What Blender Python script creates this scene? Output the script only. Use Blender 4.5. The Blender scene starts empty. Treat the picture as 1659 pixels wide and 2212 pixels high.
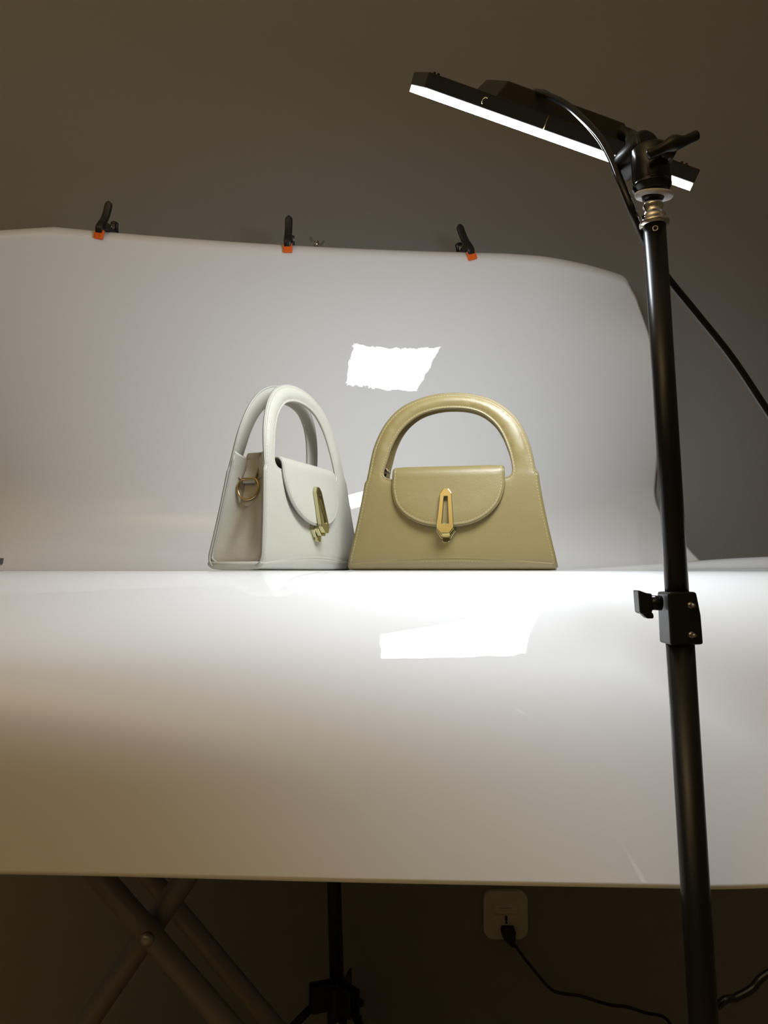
import bpy, bmesh, math, random
import numpy as np
from mathutils import Vector, Matrix
from mathutils.geometry import delaunay_2d_cdt

random.seed(4)
S = bpy.context.scene
COL = S.collection
ZE = 1.0                       # eye height = table height
R = math.radians

# ------------------------------------------------------------------ camera
PITCH = math.atan(128 / 1661)
cam = bpy.data.cameras.new('camera'); cam_o = bpy.data.objects.new('camera', cam); COL.objects.link(cam_o)
cam.sensor_fit = 'VERTICAL'; cam.sensor_height = 36; cam.lens = 1661 / 2212 * 36; cam.clip_start = .02
cam_o.location = (0, 0, ZE); cam_o.rotation_euler = (math.pi / 2 + PITCH, 0, 0)
S.camera = cam_o

# ------------------------------------------------------------------ light
S.view_settings.view_transform = 'Standard'; S.view_settings.look = 'None'
S.view_settings.exposure = 0.0; S.view_settings.gamma = 1.0; S.view_settings.use_curve_mapping = False
S.cycles.use_denoising = True
S.cycles.max_bounces = 8; S.cycles.diffuse_bounces = 5; S.cycles.glossy_bounces = 4
S.cycles.sample_clamp_indirect = 6
W = bpy.data.worlds.new('world'); S.world = W; W.use_nodes = True
W.node_tree.nodes['Background'].inputs[0].default_value = (.02, .016, .01, 1)
LED_STRENGTH = 30.5
AMB = bpy.data.lights.new('warm_room_lamp', 'AREA'); AMB.shape = 'RECTANGLE'; AMB.size = .9; AMB.size_y = .9
AMB.color = (1.0, .71, .34); AMB.energy = 44
amb_o = bpy.data.objects.new('warm_room_lamp', AMB); COL.objects.link(amb_o)
amb_o.location = (-1.25, -1.35, 1.55); amb_o.rotation_euler = (R(180), 0, 0)   # uplighter: its warm light comes back off the ceiling

# ------------------------------------------------------------------ materials
def new_mat(name, color, rough=.5, metal=0, coat=0, coat_rough=.02, spec=.5, bump=None, var=None, emit=None):
    m = bpy.data.materials.new(name); m.use_nodes = True; nt = m.node_tree; N = nt.nodes; L = nt.links
    b = N['Principled BSDF']
    b.inputs['Base Color'].default_value = (*color, 1); b.inputs['Roughness'].default_value = rough
    b.inputs['Metallic'].default_value = metal; b.inputs['Coat Weight'].default_value = coat
    b.inputs['Coat Roughness'].default_value = coat_rough; b.inputs['Specular IOR Level'].default_value = spec
    tc = N.new('ShaderNodeTexCoord')
    if var:                                   # (scale, amount): soft procedural colour variation
        n = N.new('ShaderNodeTexNoise'); n.inputs['Scale'].default_value = var[0]; n.inputs['Detail'].default_value = 4
        L.new(tc.outputs['Object'], n.inputs['Vector'])
        mr = N.new('ShaderNodeMapRange'); mr.inputs[3].default_value = 1 - var[1]; mr.inputs[4].default_value = 1 + var[1]
        L.new(n.outputs['Fac'], mr.inputs[0])
        mx = N.new('ShaderNodeVectorMath'); mx.operation = 'SCALE'; mx.inputs[0].default_value = color
        L.new(mr.outputs[0], mx.inputs['Scale']); L.new(mx.outputs[0], b.inputs['Base Color'])
    if bump:
        last = None
        for sc, dist in bump:
            n = N.new('ShaderNodeTexNoise'); n.inputs['Scale'].default_value = sc; n.inputs['Detail'].default_value = 2
            L.new(tc.outputs['Object'], n.inputs['Vector'])
            bp = N.new('ShaderNodeBump'); bp.inputs['Strength'].default_value = 1; bp.inputs['Distance'].default_value = dist
            L.new(n.outputs['Fac'], bp.inputs['Height'])
            if last: L.new(last.outputs[0], bp.inputs['Normal'])
            last = bp
        L.new(last.outputs[0], b.inputs['Normal']); L.new(last.outputs[0], b.inputs['Coat Normal'])
    if emit:
        b.inputs['Emission Color'].default_value = (*emit[0], 1); b.inputs['Emission Strength'].default_value = emit[1]
    return m

M = {
 'wall': new_mat('grey_wall_paint', (.28, .28, .268), .85, bump=[(260, .0006)], var=(1.5, .04)),
 'ceiling': new_mat('ceiling_paint', (.6, .58, .54), .9, var=(2, .03)),
 'floor': new_mat('floor_laminate', (.32, .25, .18), .5, var=(5, .15)),
 'sheet': new_mat('white_pvc_sheet', (.87, .87, .87), .42, coat=1, coat_rough=.012, spec=0, bump=[(55, .00006)], var=(3, .01)),
 'black_plastic': new_mat('black_plastic', (.012, .012, .013), .35, var=(30, .1)),
 'black_gloss': new_mat('black_glossy_plastic', (.010, .010, .011), .16, var=(30, .1)),
 'black_matte': new_mat('black_matte_plastic', (.022, .021, .02), .6, bump=[(900, .00005)], var=(40, .1)),
 'black_metal': new_mat('black_coated_tube', (.012, .012, .013), .27, var=(20, .1)),
 'housing': new_mat('lamp_housing', (.035, .032, .028), .5, bump=[(700, .00004)], var=(20, .08)),
 'orange': new_mat('orange_pad', (.95, .16, .01), .45, var=(60, .06)),
 'chrome': new_mat('chrome', (.82, .80, .78), .08, 1, var=(20, .03)),
 'steel': new_mat('zinc_steel', (.55, .54, .52), .28, 1, var=(90, .06)),
 'grey_tube': new_mat('grey_painted_tube', (.30, .29, .28), .36, .35, var=(30, .06)),
 'white_plastic': new_mat('white_plastic', (.72, .70, .64), .4, var=(20, .02)),
 'white_disc': new_mat('white_washer', (.75, .76, .80), .45, var=(20, .02)),
 'gold': new_mat('polished_gold', (.60, .57, .34), .15, 1, var=(60, .03)),
 'gold_dark': new_mat('antique_gold', (.58, .43, .20), .25, 1, var=(60, .05)),
 'grey_print': new_mat('grey_print', (.30, .28, .24), .6, var=(60, .05)),
 'slot': new_mat('dark_slot', (.01, .008, .007), .8, var=(60, .05)),
 'table': new_mat('table_board', (.45, .42, .38), .5, var=(20, .05)),
 'ivory': new_mat('ivory_leather', (.44, .42, .35), .40, bump=[(420, .00010), (35, .0006)], var=(9, .02)),
 'ivory_trim': new_mat('ivory_edge', (.34, .33, .29), .45, var=(30, .03)),
 'ivory_thread': new_mat('ivory_thread', (.47, .42, .33), .6, var=(200, .05)),
 'khaki': new_mat('khaki_leather', (.205, .158, .063), .38, bump=[(420, .00010), (30, .0007)], var=(9, .03)),
 'khaki_trim': new_mat('khaki_edge', (.17, .13, .052), .42, var=(30, .03)),
 'khaki_thread': new_mat('khaki_thread', (.33, .27, .14), .6, var=(200, .05)),
}
# LED diffuser: light from rows of diodes behind a frosted sheet
def led_mat():
    m = new_mat('led_diffuser', (.8, .8, .8), .4); nt = m.node_tree; N = nt.nodes; L = nt.links; b = N['Principled BSDF']
    tc = N.new('ShaderNodeTexCoord'); sep = N.new('ShaderNodeSeparateXYZ'); L.new(tc.outputs['Object'], sep.inputs[0])
    prev = None
    for ax, k in ((0, 2 * math.pi / .0105), (1, 2 * math.pi / .0105)):
        mu = N.new('ShaderNodeMath'); mu.operation = 'MULTIPLY'; mu.inputs[1].default_value = k; L.new(sep.outputs[ax], mu.inputs[0])
        si = N.new('ShaderNodeMath'); si.operation = 'SINE'; L.new(mu.outputs[0], si.inputs[0])
        if prev:
            ad = N.new('ShaderNodeMath'); ad.operation = 'MULTIPLY'; L.new(prev.outputs[0], ad.inputs[0]); L.new(si.outputs[0], ad.inputs[1]); prev = ad
        else: prev = si
    mr = N.new('ShaderNodeMapRange'); mr.inputs[1].default_value = -1; mr.inputs[3].default_value = LED_STRENGTH * .84; mr.inputs[4].default_value = LED_STRENGTH * 1.16
    L.new(prev.outputs[0], mr.inputs[0]); L.new(mr.outputs[0], b.inputs['Emission Strength'])
    b.inputs['Emission Color'].default_value = (.87, .94, 1, 1)
    return m
M['led'] = led_mat()

# ------------------------------------------------------------------ helpers
def tag(o, label=None, cat=None, group=None, kind=None):
    for k, v in (('label', label), ('category', cat), ('group', group), ('kind', kind)):
        if v: o[k] = v
    return o
def empty(name, loc=(0, 0, 0), rz=0, mat=None):
    o = bpy.data.objects.new(name, None); COL.objects.link(o); o.empty_display_size = .02
    if mat is not None: o.matrix_world = mat
    else: o.location = loc; o.rotation_euler = (0, 0, rz)
    return o
def link(name, bm, mat, parent=None, smooth=True, bevel=0, seg=2):
    me = bpy.data.meshes.new(name); bmesh.ops.recalc_face_normals(bm, faces=bm.faces); bm.to_mesh(me); bm.free()
    me.materials.append(M[mat]); o = bpy.data.objects.new(name, me); COL.objects.link(o)
    if smooth:
        for p in me.polygons: p.use_smooth = True
    if bevel:
        b = o.modifiers.new('bevel', 'BEVEL'); b.width = bevel; b.segments = seg; b.limit_method = 'ANGLE'; b.angle_limit = R(35)
        if smooth: b.harden_normals = True
    if parent: o.parent = parent
    return o
def box(bm, c, s, m=None):
    r = bmesh.ops.create_cube(bm, size=1); m = m or Matrix()
    T = m @ Matrix.Translation(c) @ Matrix.Diagonal((*s, 1))
    bmesh.ops.transform(bm, matrix=T, verts=r['verts']); return r['verts']
def cyl(bm, p0, p1, r0, r1=None, seg=32):
    p0 = Vector(p0); p1 = Vector(p1); r1 = r0 if r1 is None else r1; d = p1 - p0
    q = d.to_track_quat('Z', 'Y').to_matrix().to_4x4()
    r = bmesh.ops.create_cone(bm, cap_ends=True, segments=seg, radius1=r0, radius2=r1, depth=d.length)
    bmesh.ops.transform(bm, matrix=Matrix.Translation((p0 + p1) / 2) @ q, verts=r['verts']); return r['verts']
def lathe(bm, p0, axis, prof, seg=40):
    axis = Vector(axis).normalized(); q = axis.to_track_quat('Z', 'Y').to_matrix().to_4x4(); T = Matrix.Translation(p0) @ q
    rings = []
    for h, r in prof:
        rings.append([bm.verts.new(T @ Vector((r * math.cos(2 * math.pi * i / seg), r * math.sin(2 * math.pi * i / seg), h))) for i in range(seg)])
    for a, b in zip(rings, rings[1:]):
        for i in range(seg): bm.faces.new((a[i], a[(i + 1) % seg], b[(i + 1) % seg], b[i]))
    bm.faces.new(rings[0]); bm.faces.new(rings[-1])
def spline(pts, n=8):
    pts = [Vector(p) for p in pts]; out = []
    P = [pts[0] * 2 - pts[1]] + pts + [pts[-1] * 2 - pts[-2]]
    for i in range(1, len(P) - 2):
        a, b, c, d = P[i - 1:i + 3]
        for k in range(n):
            t = k / n
            out.append(.5 * ((2 * b) + (c - a) * t + (2 * a - 5 * b + 4 * c - d) * t * t + (3 * b - a - 3 * c + d) * t ** 3))
    out.append(pts[-1]); return out
def tube(bm, pts, r, seg=14, closed=False, flat=1.0):
    pts = [Vector(p) for p in pts]; n = len(pts); rings = []; up = None
    for i, p in enumerate(pts):
        t = (pts[(i + 1) % n] - pts[i - 1]) if closed else (pts[min(i + 1, n - 1)] - pts[max(i - 1, 0)])
        t.normalize()
        if up is None: up = t.orthogonal().normalized()
        up = (up - t * up.dot(t)).normalized(); s = t.cross(up)
        rr = r[i] if isinstance(r, (list, tuple)) else r
        rings.append([bm.verts.new(p + rr * (math.cos(a) * up * flat + math.sin(a) * s)) for a in [2 * math.pi * k / seg for k in range(seg)]])
    for i in range(n if closed else n - 1):
        a, b = rings[i], rings[(i + 1) % n]
        for k in range(seg): bm.faces.new((a[k], a[(k + 1) % seg], b[(k + 1) % seg], b[k]))
    if not closed: bm.faces.new(rings[0]); bm.faces.new(rings[-1])
def prism(bm, poly, y0, y1, holes=()):
    """poly in (x,z), extruded along y; holes likewise"""
    verts = []; edges = []
    for lp in [poly, *holes]:
        k = len(verts); n = len(lp); verts += [Vector(p) for p in lp]; edges += [(k + i, k + (i + 1) % n) for i in range(n)]
    v, e, f, *_ = delaunay_2d_cdt(verts, edges, [], 0, 1e-7)
    A = [bm.verts.new((p.x, y0, p.y)) for p in v]; B = [bm.verts.new((p.x, y1, p.y)) for p in v]
    cnt = {}
    for t in f:
        c = sum((v[i] for i in t), Vector((0, 0))) / 3
        if not inside(c, poly) or any(inside(c, h) for h in holes): continue
        bm.faces.new([A[i] for i in t]); bm.faces.new([B[i] for i in t][::-1])
        for i in range(3):
            a, b = t[i], t[(i + 1) % 3]; cnt.setdefault(tuple(sorted((a, b))), []).append((a, b))
    for k, l in cnt.items():
        if len(l) == 1:
            a, b = l[0]; bm.faces.new((A[a], B[a], B[b], A[b]))
    bmesh.ops.dissolve_limit(bm, angle_limit=.01, verts=bm.verts, edges=bm.edges)
def inside(p, poly):
    c = False; n = len(poly); x, y = p[0], p[1]
    for i in range(n):
        x1, y1 = poly[i]; x2, y2 = poly[(i + 1) % n]
        if (y1 > y) != (y2 > y) and x < (x2 - x1) * (y - y1) / (y2 - y1) + x1: c = not c
    return c
def ss(a, b, t):
    t = min(1, max(0, (t - a) / (b - a))); return t * t * (3 - 2 * t)

# ------------------------------------------------------------------ room
def struct(name, bm, mat):
    return tag(link(name, bm, mat, smooth=False), kind='structure')
YW = 1.62
bm = bmesh.new(); box(bm, (0, YW + .06, 1.4), (4.4, .12, 2.8)); struct('wall_back', bm, 'wall')
bm = bmesh.new(); box(bm, (-2.06, -.6, 1.4), (.12, 4.56, 2.8)); struct('wall_left', bm, 'wall')
bm = bmesh.new(); box(bm, (2.06, -.6, 1.4), (.12, 4.56, 2.8)); struct('wall_right', bm, 'wall')
bm = bmesh.new(); box(bm, (0, -2.86, 1.4), (4.4, .12, 2.8)); struct('wall_front', bm, 'wall')
bm = bmesh.new(); box(bm, (0, -.6, 2.75), (4.4, 4.6, .1)); struct('ceiling', bm, 'ceiling')
bm = bmesh.new(); box(bm, (0, -.6, -.05), (4.4, 4.6, .1)); struct('floor', bm, 'floor')

# ------------------------------------------------------------------ white sheet
P_ = dict(crest=.79404, R=.1595, fm=46.80758, yc=1.295594, cl=.1477177, cp=1.831755, ov=5.364242,
          b=.08132912, c=.0415951, x0=-.1341305, tw=.0195672, q=-.8054, fx=.28349, fb=.15563, ft=.2703, fc=.24641)
def sheet_profiles():
    y, z, s, ds = P_['crest'], 0., 0., .0025; fr = [(y, z)]
    for i in range(400):
        s += ds; ph = R(P_['fm']) * math.tanh(s / (P_['R'] * R(P_['fm']))) + R(20) * ss(.14, .29, s); y -= ds * math.cos(ph); z -= ds * math.sin(ph); fr.append((y, z))
        if s > .62: break
    y, z, s = P_['yc'], 0., 0.; bk = [(y, z)]
    for i in range(600):
        s += ds; a = R(90 + P_['ov']) * (1 - math.exp(-(s / P_['cl']) ** P_['cp'])); y += ds * math.cos(a); z += ds * math.sin(a); bk.append((y, z))
        if z > .66: break
    return fr, bk
FR, BK = sheet_profiles()
def fr_at(s):
    f = s / .0025; i = min(int(f), len(FR) - 2); t = f - i
    return FR[i][0] * (1 - t) + FR[i + 1][0] * t, FR[i][1] * (1 - t) + FR[i + 1][1] * t
BKz = [p[1] for p in BK]; BKy = [p[0] for p in BK]
def front_shift(x, z):
    ramp = .08 + .6 * max(0, x - .2)
    if x > .2: x = .2 + .06 * math.tanh((x - .2) / .06)
    elif x < -.2: x = -.2 - .13 * math.tanh((-.2 - x) / .13)
    return ss(0, ramp, -z) * (P_['fb'] * x + P_['fx'] * x * x + P_['ft'] * x * z * 4 + P_['fc'] * x ** 3 * 4)
def back_y(x, z):
    y = float(np.interp(z, BKz, BKy)); dx = x - P_['x0']
    y += ss(0, .18, z) * (P_['b'] * dx + P_['c'] * dx * dx + P_['tw'] * dx * (z - .4) + P_['q'] * dx * dx * (z - .4))
    if x > .30: y += .5 * (x - .3) ** 2 * ss(.42, .56, z)
    return y
def bar_y(x):      # straight crossbar inside the fold of the sheet
    t = (x + .62) / .92
    return (1 - t) * back_y(-.62, .605) + t * back_y(.30, .588) + .0135
def z_top(x):
    z = .6245 - .0165 * (x + .52)
    if x > .22: z -= .030 * ((x - .22) / .35) ** 1.4
    if x > .530: z -= .030 * ((x - .530) / .040) ** 2.4
    if x < -.60: z -= .16 * (-.60 - x)
    return z
def hump(x, y):
    return .0215 * ss(.19, .60, x) * math.exp(-((y - 1.10) / .085) ** 2)
FOLD = .022
def build_sheet():
    bm = bmesh.new(); rows = []
    us = [-.80 + 1.37 * i / 240 for i in range(241)]
    def xk(x, z):
        if x <= .30: return x
        return .30 + (x - .30) * (1 - .285 * min(1, max(0, (z - .17) / .37)) ** 2.0)
    n1, n2, n3, n4 = 110, 46, 190, 14
    for i in range(n1 + 1):
        row = []
        for x in us:
            xc = max(-.45, min(.37, x)); Lh = float(np.polyval([.167, .3325, .0809, -.0094, .3427], xc)) - .012 * ss(.22, .36, xc)
            y, z = fr_at(Lh * (1 - i / n1)); row.append((x, y + front_shift(x, z), z))
        rows.append(row)
    for i in range(1, n2 + 1):
        y = P_['crest'] + (P_['yc'] - P_['crest']) * i / n2
        rows.append([(x, y, hump(x, y)) for x in us])
    for i in range(1, n3 + 1):
        row = []
        for x in us:
            # arc-length-like spacing: index into the profile
            zt = z_top(x) - FOLD; ke = float(np.interp(zt, BKz, range(len(BKz)))); k = ke * i / n3
            z = float(np.interp(k, range(len(BKz)), BKz)); yb = float(np.interp(k, range(len(BKz)), BKy))
            y = back_y(x, z) if z > .001 else yb
            y = y - float(np.interp(z, BKz, BKy)) + yb
            row.append((xk(x, z), y, z + hump(x, y) * (1 - ss(0, .05, z))))
        rows.append(row)
    for i in range(1, n4 + 1):
        row = []
        for x in us:
            zt = z_top(x) - FOLD; y0 = back_y(x, zt); a = math.pi * i / n4
            row.append((xk(x, zt), y0 + FOLD * (1 - math.cos(a)), zt + FOLD * math.sin(a)))
        rows.append(row)
    for i in range(1, 6):
        rows.append([(xk(x, z_top(x)), back_y(x, z_top(x) - FOLD) + 2 * FOLD - .002 * i, z_top(x) - FOLD - .016 * i) for x in us])
    V = [[bm.verts.new((p[0], p[1], p[2] + ZE)) for p in r] for r in rows]
    for a, b in zip(V, V[1:]):
        for k in range(len(us) - 1): bm.faces.new((a[k], a[k + 1], b[k + 1], b[k]))
    o = link('backdrop_sheet', bm, 'sheet')
    m = o.modifiers.new('thickness', 'SOLIDIFY'); m.thickness = .0009; m.offset = 0
    # keep the visible side exactly on the surface
    return o
sheet = build_sheet()
tag(sheet, 'large glossy white backdrop sheet curving from the crossbar down over the table front', 'backdrop')

# ------------------------------------------------------------------ folding table under the sheet
def tz(x, y, z): return (x, y, z + ZE)
tb = empty('folding_table', (-.1, 1.05, 0)); tag(tb, 'folding table with crossed grey tube legs hidden under the white sheet', 'table')
def sub(name, bm, mat, parent, **k):
    bmesh.ops.translate(bm, verts=bm.verts, vec=-parent.matrix_world.translation if parent.matrix_world.translation.length else -parent.location)
    return link(name, bm, mat, parent, **k)
bpy.context.view_layer.update()
bm = bmesh.new(); box(bm, (-.05, 1.055, ZE - .0225), (1.1, .35, .03)); sub('table_top', bm, 'table', tb, bevel=.008)
def leg(p0, p1, z0=-.985, z1=-.05, y=None, r=.0150, flat=1.0):
    (xa, ya, za), (xb, yb, zb) = p0, p1; k = (xb - xa) / (zb - za)
    f = lambda z: tz(xa + k * (z - za), y if y else ya, z)
    bm = bmesh.new(); tube(bm, [f(z0), f((z0 + z1) / 2), f(z1)], r, seg=24); return bm, f
A = ((-.3592, 1., -.3811), (-.195, 1., -.5601)); B = ((-.256, 1.035, -.3944), (-.3831, 1.035, -.5797)); C = ((-.3562, 1.2, -.4573), (-.1664, 1.2, -.6721))
bm, fA = leg(*A); sub('leg', bm, 'grey_tube', tb)
bm, fB = leg(*B); sub('leg', bm, 'grey_tube', tb)
bm, fC = leg(*C, r=.0142); sub('leg', bm, 'grey_tube', tb)
D2 = ((-.3035, 1.235, -.4706), (-.4551, 1.235, -.6917)); bm, _ = leg(*D2)
sub('leg', bm, 'grey_tube', tb)
bm = bmesh.new(); lathe(bm, tz(-.2925, .9850, -.4520), (0, -1, 0), [(-.002, .0085), (.0015, .0085), (.0035, .007), (.005, .004), (.0055, .001)], 24)
sub('pivot_bolt', bm, 'steel', tb)

# ------------------------------------------------------------------ backdrop T stand
ts = empty('backdrop_stand', (-.08, 1.478, 0)); tag(ts, 'black T-shaped backdrop stand standing behind the table, holding the sheet up', 'stand')
bpy.context.view_layer.update()
def tpole(z): return tz(-.1336 + (-.086 + .1336) * (z - .60) / (-.774 - .60), 1.478, z)
bm = bmesh.new(); tube(bm, [tpole(.615), tpole(-.2)], .0105, 24); sub('upper_pole', bm, 'black_metal', ts)
bm = bmesh.new(); tube(bm, [tpole(-.18), tpole(-.93)], .0132, 24); sub('lower_pole', bm, 'black_metal', ts)
bm = bmesh.new(); box(bm, tpole(-.19), (.036, .036, .05)); sub('collar', bm, 'black_plastic', ts, bevel=.004)
def bar_pt(x):
    t = (x + .62) / .92
    return Vector(tz(x, bar_y(x) + FOLD, (1 - t) * (z_top(-.62) - .0195) + t * (z_top(.30) - .0195)))
bm = bmesh.new(); tube(bm, [bar_pt(-.62), bar_pt(-.1), bar_pt(.30)], .0065, 20); sub('crossbar', bm, 'black_metal', ts)
bm = bmesh.new(); p = bar_pt(-.129); cyl(bm, (p.x, p.y + .004, p.z), (tpole(.55)[0], 1.478, p.z), .008); sub('crossbar_socket', bm, 'black_plastic', ts)
wn = Vector((-.1290, bar_pt(-.129).y, z_top(-.129) + ZE))
bm = bmesh.new(); cyl(bm, wn - Vector((0, 0, .03)), wn + Vector((0, 0, .006)), .003, seg=16); sub('threaded_bolt', bm, 'steel', ts)
def wing_nut(o, s, tilt=0):
    bm = bmesh.new(); lathe(bm, (0, 0, 0), (0, 0, 1), [(0, .0052), (.0015, .0056), (.004, .0046), (.0085, .0038), (.0095, .0036)], 24)
    for sg in (-1, 1):
        prof = [(.003, .0015), (.007, .0012), (.0118, .0055), (.0148, .0112), (.0142, .0138), (.0118, .0142), (.0092, .0110), (.0068, .0065), (.003, .0060)]
        b2 = bmesh.new(); prism(b2, [(sg * x, z) for x, z in (prof if sg > 0 else prof[::-1])], -.0013, .0013)
        me = bpy.data.meshes.new('t'); b2.to_mesh(me); b2.free(); bm.from_mesh(me); bpy.data.meshes.remove(me)
    bmesh.ops.transform(bm, matrix=Matrix.Translation(o) @ Matrix.Rotation(R(tilt), 4, 'Y') @ Matrix.Rotation(R(25), 4, 'Z') @ Matrix.Scale(s, 4), verts=bm.verts)
    return bm
sub('wing_nut', wing_nut(wn - Vector((0, 0, .0005)), 1.0, 9), 'steel', ts, bevel=.0004)
# tripod spider at the foot
cx, cy, cz = tpole(-.772)
bm = bmesh.new(); cyl(bm, (cx, cy, cz - .10), (cx, cy, cz + .012), .0185, seg=28); sub('tripod_collar', bm, 'black_plastic', ts, bevel=.003)
for k, (ang, hgt) in enumerate(((200, 0), (-48, .0), (75, .02))):
    a = R(ang); d = Vector((math.cos(a), math.sin(a), 0)); s = Vector((-d.y, d.x, 0))
    c = Vector((cx, cy, cz + .010))
    bm = bmesh.new()
    m = Matrix(((d.x, s.x, 0, c.x), (d.y, s.y, 0, c.y), (0, 0, 1, c.z), (0, 0, 0, 1)))
    for off in (-.0105, .0105): box(bm, (.030, off, -.012), (.042, .005, .046), m)
    sub('leg_bracket', bm, 'black_plastic', ts, bevel=.004)
    bm = bmesh.new(); tip = Vector((cx, cy, .014)) + d * .30; root = c + d * .036 + Vector((0, 0, -.018))
    mid = (tip + root) / 2; tube(bm, [root, mid, tip], .0072, 16); sub('leg', bm, 'black_metal', ts)
    bm = bmesh.new(); tube(bm, [tip + d * .0 + Vector((0, 0, 0)), tip + (tip - root).normalized() * .012], .0095, 16); sub('rubber_foot', bm, 'black_plastic', ts)
    bm = bmesh.new(); lathe(bm, c + d * .036 + s * (-.013 if k != 1 else .013) + Vector((0, 0, -.018)), s * (-1 if k != 1 else 1), [(0, .0042), (.001, .0042), (.0022, .0025)], 18); sub('rivet', bm, 'steel', ts)
    bm = bmesh.new(); q = (root * .45 + tip * .55); tube(bm, [Vector((cx, cy, .10)) + d * .018, q], .0045, 12); sub('brace', bm, 'black_metal', ts)
bm = bmesh.new(); lathe(bm, (cx + .004, cy - .019, cz - .045), (0, -1, 0), [(0, .007), (.006, .007), (.009, .005), (.010, .001)], 24); sub('lock_screw', bm, 'gold_dark', ts)
bm = bmesh.new(); tube(bm, [tpole(-.92), tpole(-.965)], .0125, 20); sub('pole_foot', bm, 'black_plastic', ts)

# ------------------------------------------------------------------ spring clamps on the crossbar
def make_clamp():
    t = empty('spring_clamp')
    # local frame: origin on the sheet face under the pad, x right, y away from the viewer, z up
    def arm(sgn):
        pts = [(0, 0), (0, .012), (-.006, .020), (-.006, .030), (.000, .036), (.004, .050), (.008, .073), (.016, .074), (.0155, .058), (.0125, .038), (.012, .024), (.010, .010), (.010, -.002)]
        return pts
    yb = 2 * FOLD + .010
    for k, sg in ((0, 1), (1, -1)):
        # front / rear jaw plate and handle, swept in the y-z plane with rounded tops
        path = [(0, -.004, .003), (0, -.007, .012), (0, -.002, .022), (0, .005, .034), (0, .008, .050), (0, .009, .0675)]
        if k: path = [(0, yb, .003), (0, yb + .005, .012), (0, yb, .022), (0, yb - .008, .030), (0, yb - .012, .038), (0, yb - .013, .045)]
        bm = bmesh.new(); pp = spline(path, 8); prev = None; n = len(pp); rings = []
        for i, p in enumerate(pp):
            f = i / (n - 1); w = .0071 if f < .92 else .0071 * math.sqrt(max(.10, 1 - ((f - .92) / .08) ** 2)); h = .0035
            t_ = (pp[min(i + 1, n - 1)] - pp[max(i - 1, 0)]).normalized(); nn = Vector((0, t_.z, -t_.y))
            rings.append([bm.verts.new(p + Vector((w * math.copysign(abs(math.cos(a)) ** .5, math.cos(a)), 0, 0)) + nn * h * math.copysign(abs(math.sin(a)) ** .5, math.sin(a))) for a in [2 * math.pi * j / 20 for j in range(20)]])
        for a, b in zip(rings, rings[1:]):
            for j in range(20): bm.faces.new((a[j], a[(j + 1) % 20], b[(j + 1) % 20], b[j]))
        bm.faces.new(rings[0]); bm.faces.new(rings[-1])
        link('handle', bm, 'black_plastic', t)
    bm = bmesh.new(); yc = yb / 2
    prism(bm, [(-.0078, .016), (-.0072, .025), (-.003, .030), (.0045, .029), (.0082, .020), (.0100, .012)], -.002, yb); link('hinge_body', bm, 'black_plastic', t, bevel=.001)
    bm = bmesh.new(); pts = [Vector((-.009 + .018 * i / 60, yc + .0042 * math.cos(i * .6), .029 + .0042 * math.sin(i * .6))) for i in range(61)]
    tube(bm, pts, .0008, 8); link('spring', bm, 'steel', t)
    for yy, sg in ((-.0035, -1), (yb + .0015, 1)):
        bm = bmesh.new(); box(bm, (0, yy, 0), (.0172, .006, .0172)); pad = link('jaw_pad', bm, 'orange', t, bevel=.001)
        pad['label'] = 'orange grooved gripping pad'
        bm = bmesh.new()
        for u in (-.0043, .0043):
            for v in (-.0052, -.0017, .0018, .0053):
                mm = Matrix.Translation((u, yy + sg * .0031, v)) @ Matrix.Rotation(R(-40), 4, 'Y'); box(bm, (0, 0, 0), (.0078 if abs(v) < .004 else .005, .0007, .0009), mm)
        link('grip_ridges', bm, 'orange', pad)
    return t
cl = make_clamp()
def copy_tree(o, parent=None):
    c = o.copy(); COL.objects.link(c); c.parent = parent
    for ch in list(o.children): copy_tree(ch, c)
    return c
info = [(-.5165, 13, -6, 'black spring clamp with orange pad, leftmost on top of the white sheet'),
        (-.1805, 0, 0, 'upright black spring clamp with orange pad beside the wing nut on the sheet top'),
        (.1660, -24, 10, 'black spring clamp with orange pad leaning left, nearest the lamp stand')]
clamps = [cl, copy_tree(cl), copy_tree(cl)]
for o, (x, ry, rz, lab) in zip(clamps, info):
    z = z_top(x) - .0150
    o.location = (x, back_y(x, min(z, z_top(x) - FOLD)) - .001, z + ZE); o.rotation_euler = (0, R(ry * .75), R(rz))
    tag(o, lab, 'clamp', 'spring clamps along the backdrop top')

# ------------------------------------------------------------------ handbags
U = .000578
def resample(pts, step, closed=True):
    P = [Vector(p).to_2d() for p in pts]
    if closed: P.append(P[0])
    out = []; 
    for a, b in zip(P, P[1:]):
        n = max(1, int(round((b - a).length / step)))
        out += [a.lerp(b, k / n) for k in range(n)]
    if not closed: out.append(P[-1])
    return out
def smooth_path(pts, n=6):
    return [(p.x, p.y) for p in spline([Vector((x, y, 0)) for x, y in pts], n)]
def seg_dist(Q, loops):
    Q = np.array([(q[0], q[1]) for q in Q]); best = np.full(len(Q), 1e9)
    for lp in loops:
        a = np.array([(p[0], p[1]) for p in lp]); b = np.roll(a, -1, 0)
        for i in range(0, len(Q), 2000):
            q = Q[i:i + 2000, None, :]; d = (b - a)[None]; t = np.clip(((q - a[None]) * d).sum(-1) / np.maximum((d * d).sum(-1), 1e-12), 0, 1)
            r = np.sqrt(((a[None] + d * t[..., None] - q) ** 2).sum(-1)).min(1); best[i:i + 2000] = np.minimum(best[i:i + 2000], r)
    return best
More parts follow.
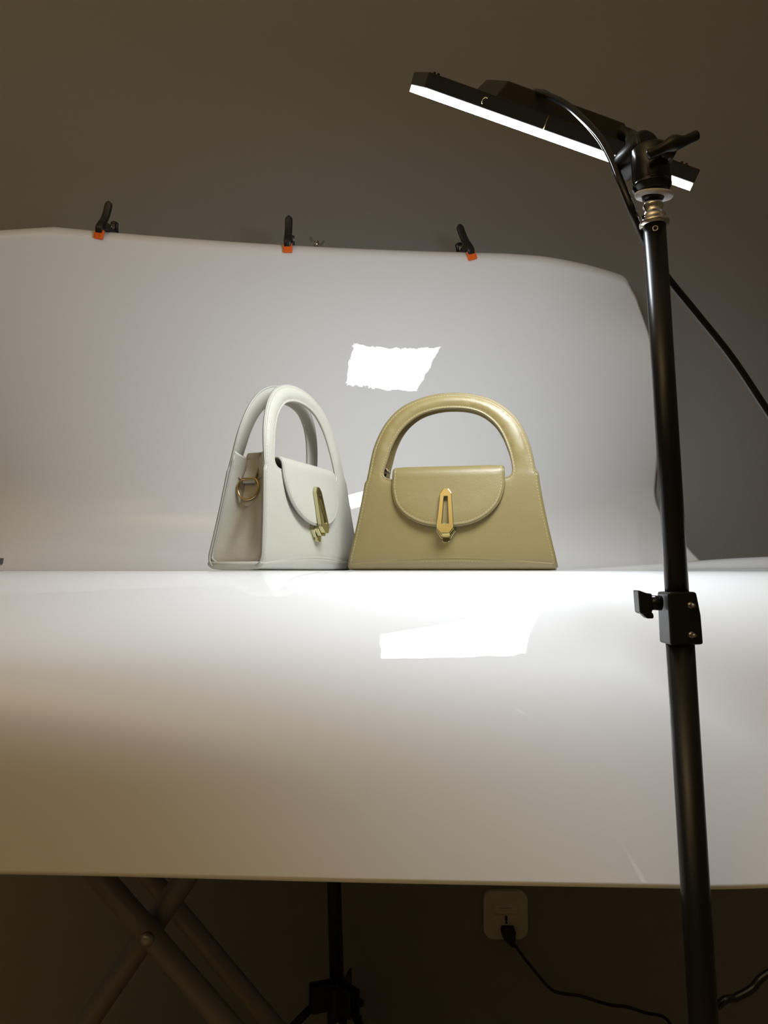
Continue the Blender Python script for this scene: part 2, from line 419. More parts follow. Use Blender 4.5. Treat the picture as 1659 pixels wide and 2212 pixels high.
def panel_mesh(loops, mapf, thick, hf=None, step=.005, edge=.0015, back=True):
    """loops[0]=outer, others holes, metres. mapf(u,v)->(pos,normal). Rounded-edge leather piece."""
    L = [resample(lp, .0022) for lp in loops]
    def ins(p): return inside(p, L[0]) and not any(inside(p, h) for h in L[1:])
    pts = []; 
    for lp in L: pts += lp
    nb = len(pts); cand = []
    for lp in L:
        n = len(lp)
        for i in range(n):
            t = (lp[(i + 1) % n] - lp[i - 1]); 
            if t.length < 1e-9: continue
            t.normalize(); nn = Vector((-t.y, t.x))
            if not ins(lp[i] + nn * .0004): nn = -nn
            for o in (.00025, .0006, .0011, .0018, .0028, .0040): cand.append((lp[i] + nn * o, o * .97))
    xs = [p.x for p in L[0]]; ys = [p.y for p in L[0]]
    x = min(xs)
    while x < max(xs):
        y = min(ys)
        while y < max(ys): cand.append((Vector((x, y)), .0052)); y += step
        x += step
    cand = [c for c in cand if ins(c[0])]
    d = seg_dist([c[0] for c in cand], L)
    pts += [c[0] for c, dd in zip(cand, d) if dd >= c[1]]
    edges = []; k = 0
    for lp in L:
        n = len(lp); edges += [(k + i, k + (i + 1) % n) for i in range(n)]; k += n
    v, e, f, *_ = delaunay_2d_cdt(pts, edges, [], 0, 1e-7)
    D = seg_dist(v, L)
    bm = bmesh.new(); F = []; Bk = []
    for p, dd in zip(v, D):
        pos, nr = mapf(p.x, p.y); r = edge
        h = thick * (math.sqrt(max(0, 1 - (1 - dd / r) ** 2)) if dd < r else 1)
        if hf: h += hf(p.x, p.y, dd)
        vf = bm.verts.new(pos + nr * h); F.append(vf)
        Bk.append(vf if dd < 1e-5 else bm.verts.new(pos - nr * thick * .15 * min(1, dd / r)))
    for t in f:
        c = sum((v[i] for i in t), Vector((0, 0))) / 3
        if not ins(c): continue
        bm.faces.new([F[i] for i in t])
        if back:
            try: bm.faces.new([Bk[i] for i in t][::-1])
            except ValueError: pass
    bmesh.ops.delete(bm, geom=[x for x in bm.verts if not x.link_faces], context='VERTS')
    return bm
def stitches(bm, path, mapf, h, pitch=6.7 * U, ln=4.7 * U, w=.62 * U, tilt=10, closed=False):
    P = [Vector(p).to_2d() for p in path]; cum = [0]
    for a, b in zip(P, P[1:]): cum.append(cum[-1] + (b - a).length)
    s = pitch * .5
    while s < cum[-1]:
        i = max(j for j in range(len(cum)) if cum[j] <= s); i = min(i, len(P) - 2)
        t = (s - cum[i]) / max(1e-9, cum[i + 1] - cum[i]); c = P[i].lerp(P[i + 1], t); d = (P[i + 1] - P[i]).normalized()
        d = Matrix.Rotation(R(tilt), 2) @ d; nn = Vector((-d.y, d.x)); rings = []
        for a, ww, hh in ((-.5, .45, -.2), (-.3, 1, .75), (.3, 1, .75), (.5, .45, -.2)):
            ring = []
            for q in (-1, 0, 1):
                uv = c + d * ln * a + nn * w * ww * q; pos, nr = mapf(uv.x, uv.y)
                ring.append(bm.verts.new(pos + nr * (h + w * hh * (1.1 if q == 0 else .1))))
            rings.append(ring)
        for a, b in zip(rings, rings[1:]):
            for k in (0, 1): bm.faces.new((a[k], a[k + 1], b[k + 1], b[k]))
        s += pitch
def offset_path(path, off, side):
    P = [Vector(p).to_2d() for p in path]; out = []
    for i, p in enumerate(P):
        t = (P[min(i + 1, len(P) - 1)] - P[max(i - 1, 0)]).normalized(); out.append(p + Vector((-t.y, t.x)) * off * side)
    return out

# outline of the front panel in U units (x from centre, z from base)
outerL = [(-228, 6), (-216, 60), (-204, 118), (-195, 170), (-191, 195), (-187.5, 197.5), (-184, 218), (-180, 243), (-173, 274), (-159, 308), (-141, 336), (-116, 360), (-86, 376), (-51, 386.5), (-15, 391)]
outerR = [(20, 390.5), (58, 384), (90, 373), (117, 356), (141, 333), (158, 307), (171, 274), (179, 243), (184, 216), (187, 209), (190.5, 206), (195, 170), (204, 118), (216, 60), (228, 6)]
inner = [(-150, 210), (-148, 222), (-141, 246), (-132, 274), (-116, 304), (-95, 327), (-68, 344), (-34, 353.5), (0, 356), (37, 352.5), (68, 342), (95, 321), (113, 295), (126, 263), (133, 236), (136, 214)]
botarc = [(228 - 456 * k / 16, 7 + 15 * math.sin(math.pi * k / 16)) for k in range(17)]
def sc(L): return [(x * U, z * U) for x, z in L]
ZT = 391
def yf(z, D0=.0330, D1=.0215, D2=.0062):
    r = .017
    zb = 205 * U; top = 391 * U
    if z < zb: y = D0 + (D1 - D0) * max(0, z - .008) / (zb - .008)
    else: y = D1 + (D2 - D1) * ((z - zb) / (top - zb)) ** .9
    if z < r: y -= (r - math.sqrt(max(0, r * r - (r - max(z, 0)) ** 2))) * .9
    return y
def make_bag(name, mats, label, clasp_dx=-7):
    lea, trim, thr = mats
    root = empty(name); tag(root, label, 'handbag')
    TH = .0032
    def mk(sgn, lift=0.):
        def f(u, v):
            e = .0004; y0 = yf(v) + lift; dy = (yf(v + e) - yf(v - e)) / (2 * e)
            n = Vector((0, sgn, -dy)).normalized()
            return Vector((u, sgn * y0, v)), n
        return f
    outer_s = smooth_path(outerL[:5], 5)[:-1] + smooth_path(outerL[5:] + outerR[:10], 6)[:-1] + smooth_path(outerR[10:], 5)
    outer_s = sc(outer_s); loop = outer_s + sc(botarc[1:-1])
    inn = smooth_path(inner, 6)
    # rounded lower corners of the opening and its straight lower edge
    inn += [(134.5, 206), (129, 201), (121, 199)] + [(x, 198) for x in range(105, -121, -15)] + [(-134, 199.5), (-143, 202), (-148.5, 206)]
    hole = sc(inn)
    def hf(u, v, d):
        du = d / U; k = ss(205, 262, v / U)
        h = -.0006 * math.exp(-((du - 5.2) / 1.5) ** 2)
        h += .0024 * k * ss(6, 15, du)
        h += .0005 * (1 - k) * ss(4, 30, du)
        return h
    for sgn, nm in ((-1, 'front_panel'), (1, 'back_panel')):
        bm = panel_mesh([loop, hole], mk(sgn), TH, hf); fp = link(nm, bm, lea, root)
        bm = bmesh.new()
        po = offset_path(resample(outer_s, .0015, False), 5.2 * U, -1)
        stitches(bm, po, mk(sgn), TH - .0003)
        pi_ = offset_path(resample(sc(smooth_path([(-143, 203), (-148.5, 206)] + inner + [(134.5, 206), (129, 201), (118, 199)], 4)), .0015, False), 5.2 * U, 1)
        stitches(bm, pi_, mk(sgn), TH - .0003)
        link('stitching', bm, thr, fp)
        # painted edge line following the outline
        bm = bmesh.new()
        pts = [mk(sgn)(u, v)[0] + mk(sgn)(u, v)[1] * .0006 for u, v in resample(outer_s, .004, False)]
        tube(bm, pts, .0013, 8); link('edge_trim', bm, trim, fp)
    # base piece: a tray wrapping under from front to back
    bm = bmesh.new(); rows = []
    prof = []
    for k in range(13): z = 27 * U * (1 - k / 12); prof.append((-(yf(max(z, 0)) - .0002), z))
    base = []
    zz = [27 * U * (1 - (k / 14) ** 1.0) for k in range(15)]
    for z in zz: base.append((-yf(z) - .0004 - (.0016 if z < 20 * U else .0016 * (27 * U - z) / (7 * U)), z))
    y_b = base[-1][0]
    for k in range(1, 10): base.append((y_b + (-2 * y_b) * k / 10, 0))
    for z in zz[::-1]: base.append((yf(z) + .0004 + (.0016 if z < 20 * U else .0016 * (27 * U - z) / (7 * U)), z))
    nx = 40; V = []
    for i in range(nx + 1):
        u = (-226 + 452 * i / nx); row = []
        for (y, z) in base:
            arch = 1 - (abs(u) / 226) ** 2 * .50
            row.append(bm.verts.new((u * U * (1 - .00 * z), y * (1 - .02 * (abs(u) / 226) ** 6), z * arch)))
        V.append(row)
    for a, b in zip(V, V[1:]):
        for k in range(len(base) - 1): bm.faces.new((a[k], a[k + 1], b[k + 1], b[k]))
    for row in (V[0], V[-1]): bm.faces.new(row)
    bp = link('base', bm, lea, root); m = bp.modifiers.new('t', 'SOLIDIFY'); m.thickness = .0022; m.offset = 0
    for sgn in (-1, 1):
        bm = bmesh.new()
        def bf(u, v, sgn=sgn):
            return Vector((u, sgn * (yf(v) + .0031), v)), Vector((0, sgn, 0))
        stitches(bm, [(-215 * U + 430 * U * k / 60, (5.5 + 12.5 * math.sin(math.pi * k / 60)) * U) for k in range(61)], bf, .0001, w=.5 * U)
        link('stitching', bm, thr, bp)
    # side gussets, folded inwards, with strap tab and ring
    def hw(z): zu = z / U; return (228 - (zu - 6) * 37 / 190) * U if zu < 200 else (191 - (zu - 200) * 8 / 40) * U
    def gx(t, z):
        zu = z / U; fold = (.0035 + .012 * ss(5, 170, zu)) * (1 - t * t) ** 1.2 * (.35 + .65 * ss(4, 60, zu))
        wr = .0020 * math.sin(t * 5.5 + zu * .02) * ss(15, 60, zu) * (1 - t * t)
        return hw(z) - .0028 - fold + wr
    for sg in (-1, 1):
        bm = bmesh.new(); V = []; nz, nt = 60, 28
        for i in range(nz + 1):
            row = []
            for j in range(nt + 1):
                t = -1 + 2 * j / nt; zt = (232 - 16 * (1 - t * t)) * U; zb = 2.5 * U + (14 * U) * max(0, (abs(t) - .55) / .45) ** 2.2
                z = zb + (zt - zb) * i / nz
                row.append(bm.verts.new((sg * gx(t, z), t * (yf(z) + .0006), z)))
            V.append(row)
        for a, b in zip(V, V[1:]):
            for k in range(nt): bm.faces.new((a[k], a[k + 1], b[k + 1], b[k]))
        g = link('side_gusset', bm, lea, root); m = g.modifiers.new('t', 'SOLIDIFY'); m.thickness = .0016; m.offset = 0
        bm = bmesh.new(); path = []
        for k in range(31):
            t = -1 + 2 * k / 30; z = 3.5 * U + 17 * U * max(0, (abs(t) - .5) / .5) ** 2.0
            path.append(Vector((sg * (hw(z) - .0022), t * (yf(z) - .0012), z)))
        path = [Vector((sg * (hw(z * U) - .0026), -(yf(z * U) - .0012), z * U)) for z in range(225, 24, -12)] + path + [Vector((sg * (hw(z * U) - .0026), (yf(z * U) - .0012), z * U)) for z in range(30, 226, 12)]
        tube(bm, path, .0016, 8); link('piping', bm, trim, g)
        # strap tab lying down the gusset
        def smap(u, v, off=0., sg=sg):
            x = gx(0, v) + .0012 + off; dx = (gx(0, v + .001) - gx(0, v - .001)) / .002
            return Vector((sg * x, u, v)), Vector((sg, 0, -dx)).normalized()
        w = .0088
        tabL = [(-w, .128), (w, .128), (w, .077)] + [(w * math.cos(a), .077 + w * math.sin(-abs(a)) * .95) for a in [math.pi * k / 12 for k in range(1, 12)]] + [(-w, .077)]
        tabL = [(w, .130), (w, .078)] + [(w * math.cos(-math.pi * k / 12), .078 + w * .95 * math.sin(-math.pi * k / 12)) for k in range(1, 12)] + [(-w, .078), (-w, .130)]
        bm = panel_mesh([tabL], smap, .0022, step=.004, edge=.0009); st = link('strap_tab', bm, lea, root)
        bm = bmesh.new(); pth = [(w - .0017, .104), (w - .0017, .078)] + [((w - .0017) * math.cos(-math.pi * k / 14), .078 + (w - .0017) * .95 * math.sin(-math.pi * k / 14)) for k in range(1, 14)] + [(-w + .0017, .078), (-w + .0017, .104)]
        stitches(bm, pth, smap, .0022, pitch=.0032, ln=.0022); link('stitching', bm, thr, st)
        def smap2(u, v, sg=sg):
            k = 0.0030 + .0042 * math.exp(-((v - .101) / .009) ** 2); p, n = smap(u, v, k); return p, n
        bm = panel_mesh([[(w * .95, .126), (w * .95, .096), (-w * .95, .096), (-w * .95, .126)]], smap2, .0020, step=.004, edge=.0009)
        link('ring_keeper', bm, lea, st)
        # loop over the gusset top
        bm = bmesh.new(); ys = [-w, -w * .33, w * .33, w]; prof = []
        for k in range(13):
            a = math.pi * (-.15 + 1.15 * k / 12); prof.append((gx(0, .126) + .0012 + .0048 * math.cos(a), .1262 + .0052 * math.sin(a)))
        V = [[bm.verts.new((sg * x, y, z)) for y in ys] for x, z in prof]
        for a, b in zip(V, V[1:]):
            for k in range(3): bm.faces.new((a[k], a[k + 1], b[k + 1], b[k]))
        lp = link('tab_loop', bm, lea, st); m = lp.modifiers.new('t', 'SOLIDIFY'); m.thickness = .0022; m.offset = 0
        # D ring
        bm = bmesh.new(); r = .0132; pts = []
        for k in range(40):
            a = R(-232 + 284 * k / 39); pts.append((r * math.cos(a), r * math.sin(a)))
        top = pts[-1]; c0 = Vector((sg * (gx(0, .094) + .0085), 0, .0905))
        pts3 = [c0 + Vector((sg * (.0012 - .10 * pz), py, pz)) for py, pz in pts]
        tube(bm, pts3, .00135, 12, closed=True); link('ring', bm, 'gold_dark', st)
    # inner lining bridging the top between the panels
    bm = bmesh.new(); V = []
    for i in range(25):
        u = (-178 + 356 * i / 24) * U; row = []
        for j in range(13):
            t = -1 + 2 * j / 12; row.append(bm.verts.new((u, t * (yf(188 * U) - .0005), 192 * U - .012 * (1 - t * t))))
        V.append(row)
    for a, b in zip(V, V[1:]):
        for k in range(12): bm.faces.new((a[k], a[k + 1], b[k + 1], b[k]))
    ln_ = link('lining', bm, lea, root); m = ln_.modifiers.new('t', 'SOLIDIFY'); m.thickness = .001
    # flap, from the back over the top and down the front
    zf = 207 * U; rr = .0075
    def fmap(u, v):
        if v <= zf:
            k = (zf - v) / (zf - 93 * U); off = .0036 + .0062 * max(0, k) ** 1.3
            e = .0004; return Vector((u, -(yf(v) + off), v)), Vector((0, -1, .10)).normalized()
        y0 = -(yf(zf) + .0036); s = v - zf; q = rr * math.pi / 2
        if s < q:
            a = s / rr; return Vector((u, y0 + rr * (1 - math.cos(a)), zf + rr * math.sin(a))), Vector((0, -math.cos(a), math.sin(a)))
        run = 2 * (-y0) - 2 * rr
        if s < q + run: return Vector((u, y0 + rr + (s - q), zf + rr)), Vector((0, 0, 1))
        a = min(math.pi / 2, (s - q - run) / rr); e = max(0, s - 2 * q - run)
        return Vector((u, -y0 - rr + rr * math.sin(a), zf + rr * math.cos(a) - e)), Vector((0, math.sin(a), math.cos(a)))
    vt = 207 + (rr * math.pi + 2 * (yf(zf) + .0036) - 2 * rr + .012) / U
    side = [(-127, vt), (-127, 222), (-127.5, 200), (-128, 180), (-124, 158), (-117, 140), (-104, 124), (-86, 110.5), (-62, 99.5), (-36, 94), (-7, 92), (24, 94), (50, 99.5), (74, 111), (93, 126), (106, 143), (114, 162), (118, 182), (117.5, 200), (117, 222), (117, vt)]
    pth = side[:1] + smooth_path(side[1:-1], 6) + side[-1:]
    bm = panel_mesh([sc(pth)], fmap, .0032, lambda u, v, d: -.0004 * math.exp(-((d / U - 5.5) / 1.6) ** 2) + .0004 * ss(6, 30, d / U), step=.0045)
    fl = link('flap', bm, lea, root)
    bm = bmesh.new(); stitches(bm, offset_path(resample(sc(smooth_path(side[1:-1], 6)), .0015, False), 5.5 * U, 1), fmap, .0032 - .0002)
    link('stitching', bm, thr, fl)
    bm = bmesh.new(); ptsE = [fmap(u, v)[0] + fmap(u, v)[1] * .0006 for u, v in resample(sc(smooth_path(side[1:-1], 6)), .004, False)]
    tube(bm, ptsE, .0014, 8); link('edge_trim', bm, trim, fl)
    # clasp
    X = clasp_dx
    cp = empty('clasp'); cp.parent = root
    y_at = lambda z: -(yf(z) + .0036 + .0062 * max(0, (207 * U - z) / (114 * U)) ** 1.3 + .0036)
    ya, yb = y_at(172 * U), y_at(92 * U) ; k = (yb - ya) / (-80 * U)
    sh = Matrix(((1, 0, 0, 0), (0, 1, k, ya - k * 172 * U), (0, 0, 1, 0), (0, 0, 0, 1)))
    def sp(poly, y0, y1, holes=(), shear=True):
        b = bmesh.new(); prism(b, [((x + X) * U, z * U) for x, z in poly], y0, y1, [[((x + X) * U, z * U) for x, z in h] for h in holes])
        if shear: bmesh.ops.transform(b, matrix=sh, verts=b.verts)
        return b
    plate = [(-5, 174), (-12.5, 163.5), (-18.5, 88), (-8.5, 76), (8.5, 76), (18.5, 88), (12.5, 163.5), (5, 174)]
    slot = [(-3.6, 156), (-7.2, 97), (7.2, 97), (3.6, 156)]
    link('clasp_plate', sp(plate, -.0058, -.0004, [slot]), 'gold', cp, smooth=False, bevel=.0007)
    hexo = [(-18.5, 92), (-19, 84), (-9.5, 70), (9.5, 70), (19, 84), (18.5, 92)]
    link('clasp_hook', sp(hexo, -.0002, .0050), 'gold', cp, smooth=False, bevel=.0005)
    zc = 80 * U; yp = -(yf(zc) + .0030)
    hexb = [(-20, 112), (-21, 82), (-11, 66.5), (11, 66.5), (21, 82), (20, 112)]
    b = sp(hexb, yp - .0062, yp + .001, shear=False); link('clasp_base', b, 'gold', cp, smooth=False, bevel=.0005)
    b = sp([(-7.5, 69), (-7.5, 60), (-6, 58), (6, 58), (7.5, 60), (7.5, 69)], yp - .0075, yp - .001, shear=False); link('clasp_tab', b, 'gold', cp, smooth=False, bevel=.0005)
    return root
tan_bag = make_bag('handbag', ('khaki', 'khaki_trim', 'khaki_thread'), 'khaki tan leather handbag with arched handle, facing forward on the white sheet')
tan_bag.location = (.0865, .9720, ZE + .0022); tan_bag.scale = (.97, .97, .987); tan_bag.rotation_euler = (0, 0, R(-11))
white_bag = make_bag('handbag', ('ivory', 'ivory_trim', 'ivory_thread'), 'ivory white leather handbag turned sideways, left of the khaki handbag')
WY = R(69)
white_bag.location = (-.112, .938, ZE + .0022); white_bag.scale = (.99, .985, .985); white_bag.rotation_euler = (0, 0, WY)

# ------------------------------------------------------------------ lamp stand
ls = empty('lamp_stand', (.231, .525, 0)); tag(ls, 'black telescopic light stand in the right foreground carrying the lit lamp', 'stand')
bpy.context.view_layer.update()
def lp(z): return Vector(tz(.1905 + (.2082 - .1905) * (z - .2454) / (-.294 - .2454), .525, z))
bm = bmesh.new(); tube(bm, [lp(.2445), lp(.1), lp(-.06)], .0078, 32); upo = sub('upper_pole', bm, 'black_metal', ls)
bm = bmesh.new(); lathe(bm, lp(.2375) + Vector((-.0022, -.0073, 0)), (-.28, -1, 0), [(-.001, .0020), (.0009, .0020), (.0009, .0014), (-.0008, .0012)], 20); sub('pin_hole', bm, 'chrome', ls)
bm = bmesh.new(); tube(bm, [lp(-.045), lp(-.3), lp(-.80)], .0093, 32); sub('lower_pole', bm, 'black_metal', ls)
c = lp(-.031)
bm = bmesh.new()
prism(bm, [(-.0098, -.0180), (-.0105, .0170), (.0040, .0175), (.0086, .0172), (.0112, .0020), (.0122, -.0175)], -.0108, .0108)
bmesh.ops.translate(bm, verts=bm.verts, vec=c); sub('collar', bm, 'black_plastic', ls, bevel=.0016)
for dz in (.0085, -.0110):
    bm = bmesh.new(); cyl(bm, c + Vector((.0040, -.0170, dz)), c + Vector((.0040, -.010, dz)), .0013, seg=12)
    cyl(bm, c + Vector((.0040, -.0122, dz)), c + Vector((.0040, -.010, dz)), .0024, seg=6); sub('clamp_screw', bm, 'steel', ls)
bm = bmesh.new(); cyl(bm, c + Vector((-.012, -.001, .0095)), c + Vector((-.0205, -.001, .0098)), .0050, seg=28)
sub('knob_shaft', bm, 'black_gloss', ls)
bm = bmesh.new()
prism(bm, [(-.0195, .0035), (-.0195, .0160), (-.0235, .0165), (-.0275, .0180), (-.0290, .0185), (-.0282, .0035), (-.0265, .0022)], -.0065, .0050)
prism(bm, [(-.0270, .0035), (-.0225, -.0008), (-.0178, -.0008), (-.0180, .0025), (-.0200, .0042)], -.0040, .0030)
bmesh.ops.translate(bm, verts=bm.verts, vec=c); sub('knob', bm, 'black_plastic', ls, bevel=.0012)
b0 = lp(.2440); ax = lp(.3) - lp(.2)
bm = bmesh.new(); lathe(bm, b0, ax, [(-.001, .0100), (.0015, .0102), (.0028, .0090), (.0048, .0082), (.0060, .0084), (.0072, .0070), (.009, .0064), (.0115, .0063), (.013, .0072), (.0145, .0068), (.016, .0060), (.030, .0060)], 40)
sub('spigot', bm, 'chrome', ls)
# tripod
for k in range(3):
    a = R(90 + 120 * k); d = Vector((math.cos(a), math.sin(a), 0)); hb = lp(-.80)
    bm = bmesh.new(); tip = Vector((hb.x, hb.y, .012)) + d * .26; rt = lp(-.62) + d * .016; tube(bm, [rt, (rt + tip) / 2, tip], .0065, 14); sub('leg', bm, 'black_metal', ls)
    bm = bmesh.new(); tube(bm, [tip, tip + d * .014 + Vector((0, 0, -.002))], .0085, 14); sub('rubber_foot', bm, 'black_plastic', ls)
    bm = bmesh.new(); tube(bm, [lp(-.86) + d * .012, (rt + tip) / 2], .004, 12); sub('brace', bm, 'black_metal', ls)
for zz_ in (-.62, -.86):
    bm = bmesh.new(); cyl(bm, lp(zz_ - .018), lp(zz_ + .018), .0165, seg=28); sub('leg_hub', bm, 'black_plastic', ls, bevel=.002)
bm = bmesh.new(); tube(bm, [lp(-.79), lp(-.885)], .0088, 20); sub('inner_tube', bm, 'black_metal', ls)

# ------------------------------------------------------------------ LED panel lamp
P0 = Vector((.03300, .61986, .39953 + ZE)); Lv = Vector((.95460, .19690, -.22354)).normalized(); Wv = Vector((-.03852, .82571, .56278)).normalized()
nv = Lv.cross(Wv).normalized(); Wv = nv.cross(Lv)
LL, WW = .25467, .167
Mx = Matrix(((Lv.x, Wv.x, nv.x, P0.x), (Lv.y, Wv.y, nv.y, P0.y), (Lv.z, Wv.z, nv.z, P0.z), (0, 0, 0, 1)))
led = empty('led_panel_lamp', mat=Mx); tag(led, 'lit black rectangular LED panel lamp tilted down from the top of the stand', 'lamp')
bpy.context.view_layer.update()
def lb(name, bm, mat, par=led, up=True, **k):      # parts in the lamp's own frame (depth counted from the lit face)
    if up: bmesh.ops.scale(bm, vec=(1, 1, -1), verts=bm.verts)
    return link(name, bm, mat, par, **k)
bm = bmesh.new(); box(bm, (LL / 2, WW / 2, -.003), (LL, WW, .006)); d_ = lb('diffuser', bm, 'led', smooth=False); d_['label'] = 'glowing white diffuser'
bm = bmesh.new(); prism(bm, [(-.0012, 0), (-.0012, WW), (LL + .0012, WW), (LL + .0012, 0)], -.0186, -.0062)
bmesh.ops.transform(bm, matrix=Matrix(((1, 0, 0, 0), (0, 0, 1, 0), (0, 1, 0, 0), (0, 0, 0, 1))), verts=bm.verts)
lb('housing', bm, 'housing', bevel=.0012)
bm = bmesh.new()
bot = [(.060, .014), (.187, .014), (.187, .145), (.060, .145)]; topq = [(.068, .022), (.1815, .022), (.1815, .137), (.068, .137)]
vb = [bm.verts.new((x, y, -.0180)) for x, y in bot]; vt_ = [bm.verts.new((x, y, -.0330)) for x, y in topq]
bm.faces.new(vb); bm.faces.new(vt_[::-1])
for k in range(4): bm.faces.new((vb[k], vb[(k + 1) % 4], vt_[(k + 1) % 4], vt_[k]))
lb('driver_box', bm, 'housing', smooth=False, bevel=.0012)
for x in (.004, .0075, LL - .012, LL - .0165):
    bm = bmesh.new(); cyl(bm, (x, .004, -.018), (x, .004, -.0200), .0012, seg=12); lb('rear_screw', bm, 'black_plastic')
bm = bmesh.new(); tube(bm, spline([(.0495, -.0012, -.0095), (.0488, -.0016, -.0125), (.0505, -.0016, -.0150), (.0525, -.0012, -.0148)], 5), .00045, 8); lb('hook_mark', bm, 'gold_dark')
bm = bmesh.new(); tube(bm, [(.1075, -.0004, -.0066), (.1078, -.0004, -.0182)], .00035, 6); lb('seam_strip', bm, 'gold_dark')
# tilt head between panel and spigot
inv = Mx.inverted()
def hp(v): return inv @ Vector(v)
hz = lp(.262); H = lambda dx, dy, dz: hp((hz.x + dx, hz.y + dy, hz.z + dz))
def head(name, prof, p0, axis, mat, seg=44, **k):
    bm = bmesh.new(); lathe(bm, p0, axis, prof, seg); bmesh.ops.transform(bm, matrix=inv, verts=bm.verts); return lb(name, bm, mat, up=False, **k)
hd = head('tilt_head', [(.0048, .0060), (.0052, .0115), (.0085, .0128), (.0088, .0134), (.0105, .0134), (.0112, .0130), (.0118, .0130), (.013, .0134), (.0355, .0130), (.0375, .0122), (.0385, .010)], hz, ax, 'black_gloss')
head('washer', [(.0018, .0125), (.0030, .0132), (.0046, .0132)], hz + Vector((.0010, .0012, 0)), ax + Vector((.010, -.02, 0)), 'white_disc')
head('rubber_bush', [(-.0010, .0068), (.0005, .0076), (.0050, .0080)], hz + Vector((0, -.001, 0)), ax, 'black_plastic')
kc = hz + Vector((-.0080, .012, .0385))
head('swivel_disc', [(-.016, .0094), (-.0145, .0104), (.0145, .0104), (.016, .0094)], kc, (.35, -1, .15), 'black_plastic')
head('swivel_rim', [(.0158, .0085), (.0166, .0085), (.0167, .0078)], kc, (.35, -1, .15), 'black_gloss')
# arm tying the swivel to the driver box
bm = bmesh.new(); tube(bm, [Vector((.178, .018, .0255)), Vector((.188, .012, .025)), inv @ kc], .0055, 18); lb('yoke_arm', bm, 'black_plastic', up=False)
# wing knob
kn = hz + Vector((.0055, -.0135, .0265))
bm = bmesh.new()
def blob(pts, rad): tube(bm, spline(pts, 6), rad, 16)
q = spline([(-.0165, 0, -.0060), (-.0105, -.001, -.0040), (-.004, -.002, -.0010), (.001, -.0025, .0010), (.007, -.002, .0025), (.013, -.001, .0055), (.0185, 0, .0085)], 6)
n = len(q); rad = [.0030 + .0024 * math.exp(-((i / (n - 1) - .5) / .16) ** 2) + .0006 * abs(i / (n - 1) - .5) * 2 for i in range(n)]; rad[0] = .0016; rad[-1] = .0020
tube(bm, [kn + Vector((0, -.008, 0)) + p for p in q], rad, 18)
cyl(bm, kn + Vector((0, -.007, 0)), kn + Vector((0, .004, -.001)), .0052, .0058, 24)
bmesh.ops.transform(bm, matrix=inv, verts=bm.verts); lb('wing_knob', bm, 'black_plastic', up=False)

# ------------------------------------------------------------------ power cable
cab = [(.160, .668, .424), (.1480, .678, .440), (0.1375, .665, 0.4315), (0.134, .650, 0.4230), (0.1366, .630, 0.4079), (0.1481, 0.61, 0.388), (0.1582, 0.59, 0.3624), (0.165, 0.565, 0.3312), (0.1689, 0.548, 0.304), (0.1706, 0.535, 0.2805), (0.1764, 0.53, 0.258),
       (0.1846, 0.537, 0.2456), (0.196, 0.545, 0.23), (0.2078, 0.548, 0.2137), (0.2273, 0.55, 0.1899), (0.2555, 0.555, 0.1568), (0.2833, 0.56, 0.1172), (.325, .56, .050), (.375, .56, -.04), (.405, .56, -.14), (.375, .56, -.22), (.310, .56, -.26), (0.2681, 0.56, -0.28), (0.2567, 0.56, -0.2899), (0.2452, 0.56, -0.2961), (0.2344, 0.56, -0.3001), (.222, .57, -.33), (.215, .60, -.5), (.25, .66, -.85), (.32, .72, -.994)]
bm = bmesh.new(); tube(bm, [Vector(tz(*p)) for p in spline(cab, 12)], .0028, 14)
pc = link('lamp_power_cable', bm, 'black_gloss'); tag(pc, 'glossy black power cable looping from the lamp down behind the stand', 'cable')

# ------------------------------------------------------------------ wall socket, plug and cord
sx, sz = .2459, -.692 + ZE
so = empty('wall_socket', (sx, YW, sz)); tag(so, 'white rounded wall power socket on the grey wall below the sheet', 'socket')
def rrect(w, h, r, n=8):
    out = []
    for cx_, cz_, a0 in ((w / 2 - r, h / 2 - r, 0), (-w / 2 + r, h / 2 - r, 90), (-w / 2 + r, -h / 2 + r, 180), (w / 2 - r, -h / 2 + r, 270)):
        out += [(cx_ + r * math.cos(R(a0 + 90 * k / n)), cz_ + r * math.sin(R(a0 + 90 * k / n))) for k in range(n + 1)]
    return out
bm = bmesh.new(); prism(bm, rrect(.0885, .0940, .019), -.010, 0); link('face_plate', bm, 'white_plastic', so, bevel=.004, seg=4)
bm = bmesh.new(); prism(bm, rrect(.053, .060, .003), -.0115, -.008); link('outlet_module', bm, 'white_plastic', so, bevel=.0008)
bm = bmesh.new(); v = [(-.0235, -.0112, .0205), (.0215, -.0112, .0205), (.0240, -.0190, .0065), (-.0220, -.0190, .0065), (-.0240, -.0112, .0005), (.0245, -.0112, .0005)]
V = [bm.verts.new(p) for p in v]
for f in ((0, 1, 2, 3), (3, 2, 5, 4), (0, 3, 4), (1, 5, 2), (0, 4, 5, 1)): bm.faces.new([V[i] for i in f])
hood = link('sloping_hood', bm, 'white_plastic', so, smooth=False, bevel=.001)
bm = bmesh.new()
for (x0, x1, t, hh) in ((-.0130, .0105, .36, .0018), (-.0125, -.0060, .62, .0008), (-.0040, .0040, .62, .0008), (.0060, .0110, .62, .0008)):
    y0_, z0_ = -.0112 + (-.0078) * t, .0205 - .014 * t
    mm = Matrix.Translation(((x0 + x1) / 2, y0_ - .0004, z0_)) @ Matrix.Rotation(math.atan2(.0078, .014), 4, 'X'); box(bm, (0, 0, 0), (x1 - x0, .0004, hh), mm)
link('printed_mark', bm, 'grey_print', hood, smooth=False)
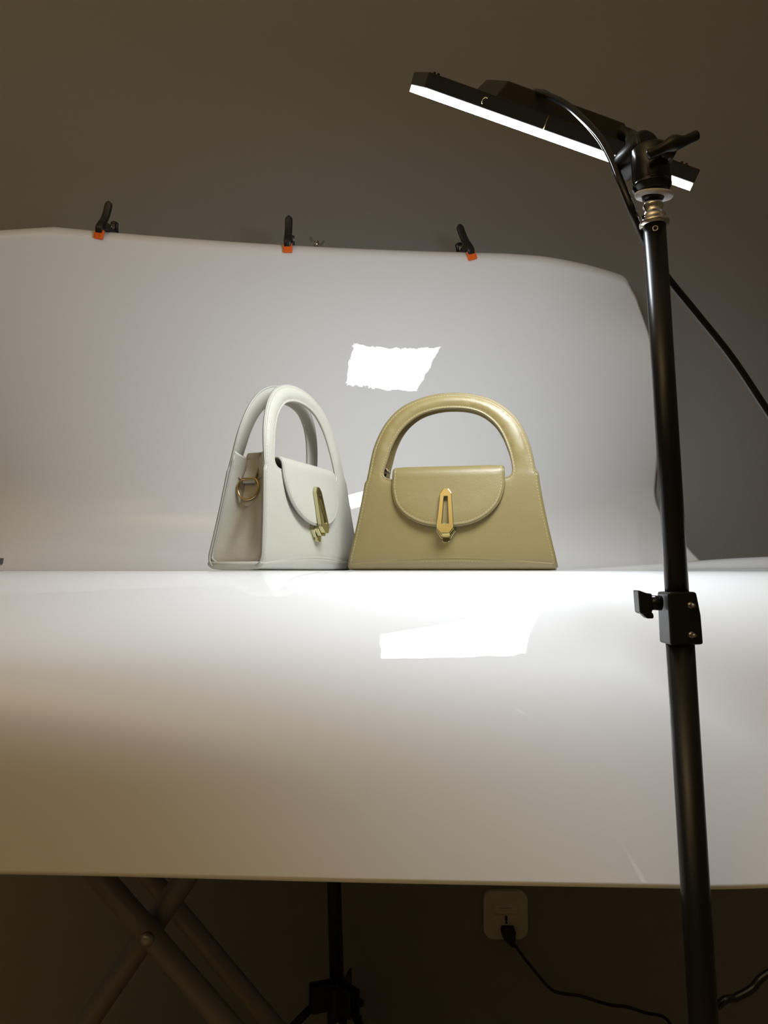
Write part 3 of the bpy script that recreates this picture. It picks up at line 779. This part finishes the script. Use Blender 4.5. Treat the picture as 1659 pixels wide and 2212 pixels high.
bm = bmesh.new(); prism(bm, [(-.0018, -.0005), (.0028, -.0005), (.0030, -.0050), (.0036, -.0085), (.0018, -.0102), (.0022, -.0120), (.0030, -.0150), (.0024, -.0160), (-.0012, -.0160), (-.0018, -.0150), (-.0010, -.0120), (-.0008, -.0102), (-.0026, -.0085), (-.0020, -.0050)], -.0118, -.0113)
link('outlet_hole', bm, 'slot', so, smooth=False)
pl = empty('power_plug', (sx + .003, YW - .0115, sz - .030)); tag(pl, 'black power plug with a thin cord pushed into the white wall socket', 'plug')
bm = bmesh.new(); prism(bm, [(-.0125, .0115), (.0115, .0115), (.0140, .0050), (.0128, -.002), (.0128, -.0240), (.0060, -.0240), (-.0020, -.0170), (-.0080, -.0100), (-.0125, -.0050), (-.0150, .0040)], -.020, 0)
link('plug_body', bm, 'black_matte', pl, bevel=.002)
cp_ = [(.2535, 1.592, -.722), (0.2596, 1.588, -0.7386), (0.289, 1.586, -0.7773), (0.3268, 1.583, -0.8190), (0.3504, 1.578, -0.8265), (0.3825, 1.572, -0.8277), (0.4135, 1.56, -0.8317), (0.4391, 1.54, -0.8287), (0.4626, 1.53, -0.8260), (0.4877, 1.5, -0.8203), (0.5091, 1.47, -0.8104), (0.5174, 1.44, -0.8140), (.535, 1.40, -.835), (.55, 1.3, -.95), (.55, 1.15, -.9965), (.50, .95, -.9965), (.38, .76, -.9965)]
bm = bmesh.new(); tube(bm, [Vector((x - sx - .003, y - YW + .0115, z - (sz - .030) + ZE)) for x, y, z in [tuple(p) for p in spline(cp_, 10)]], .0029, 12)
link('cord', bm, 'black_matte', pl)

# ------------------------------------------------------------------ small black binder clip at the left end of the table
bc = empty('binder_clip', (-.4650, .920, ZE + .0008)); tag(bc, 'small black metal clip at the far left edge of the white tabletop', 'clip')
bm = bmesh.new(); prism(bm, [(.0060, .0150), (.0052, .0085), (.0038, .0060), (-.030, .0060), (-.031, .0150)], -.010, .010); link('clip_body', bm, 'black_plastic', bc, bevel=.0006)
bm = bmesh.new(); tube(bm, spline([(.0042, -.006, .0075), (.0022, -.006, .0030), (-.0035, -.004, .0004), (-.0035, .004, .0004), (.0022, .006, .0030), (.0042, .006, .0075)], 6), .0007, 8); link('clip_wire', bm, 'steel', bc)
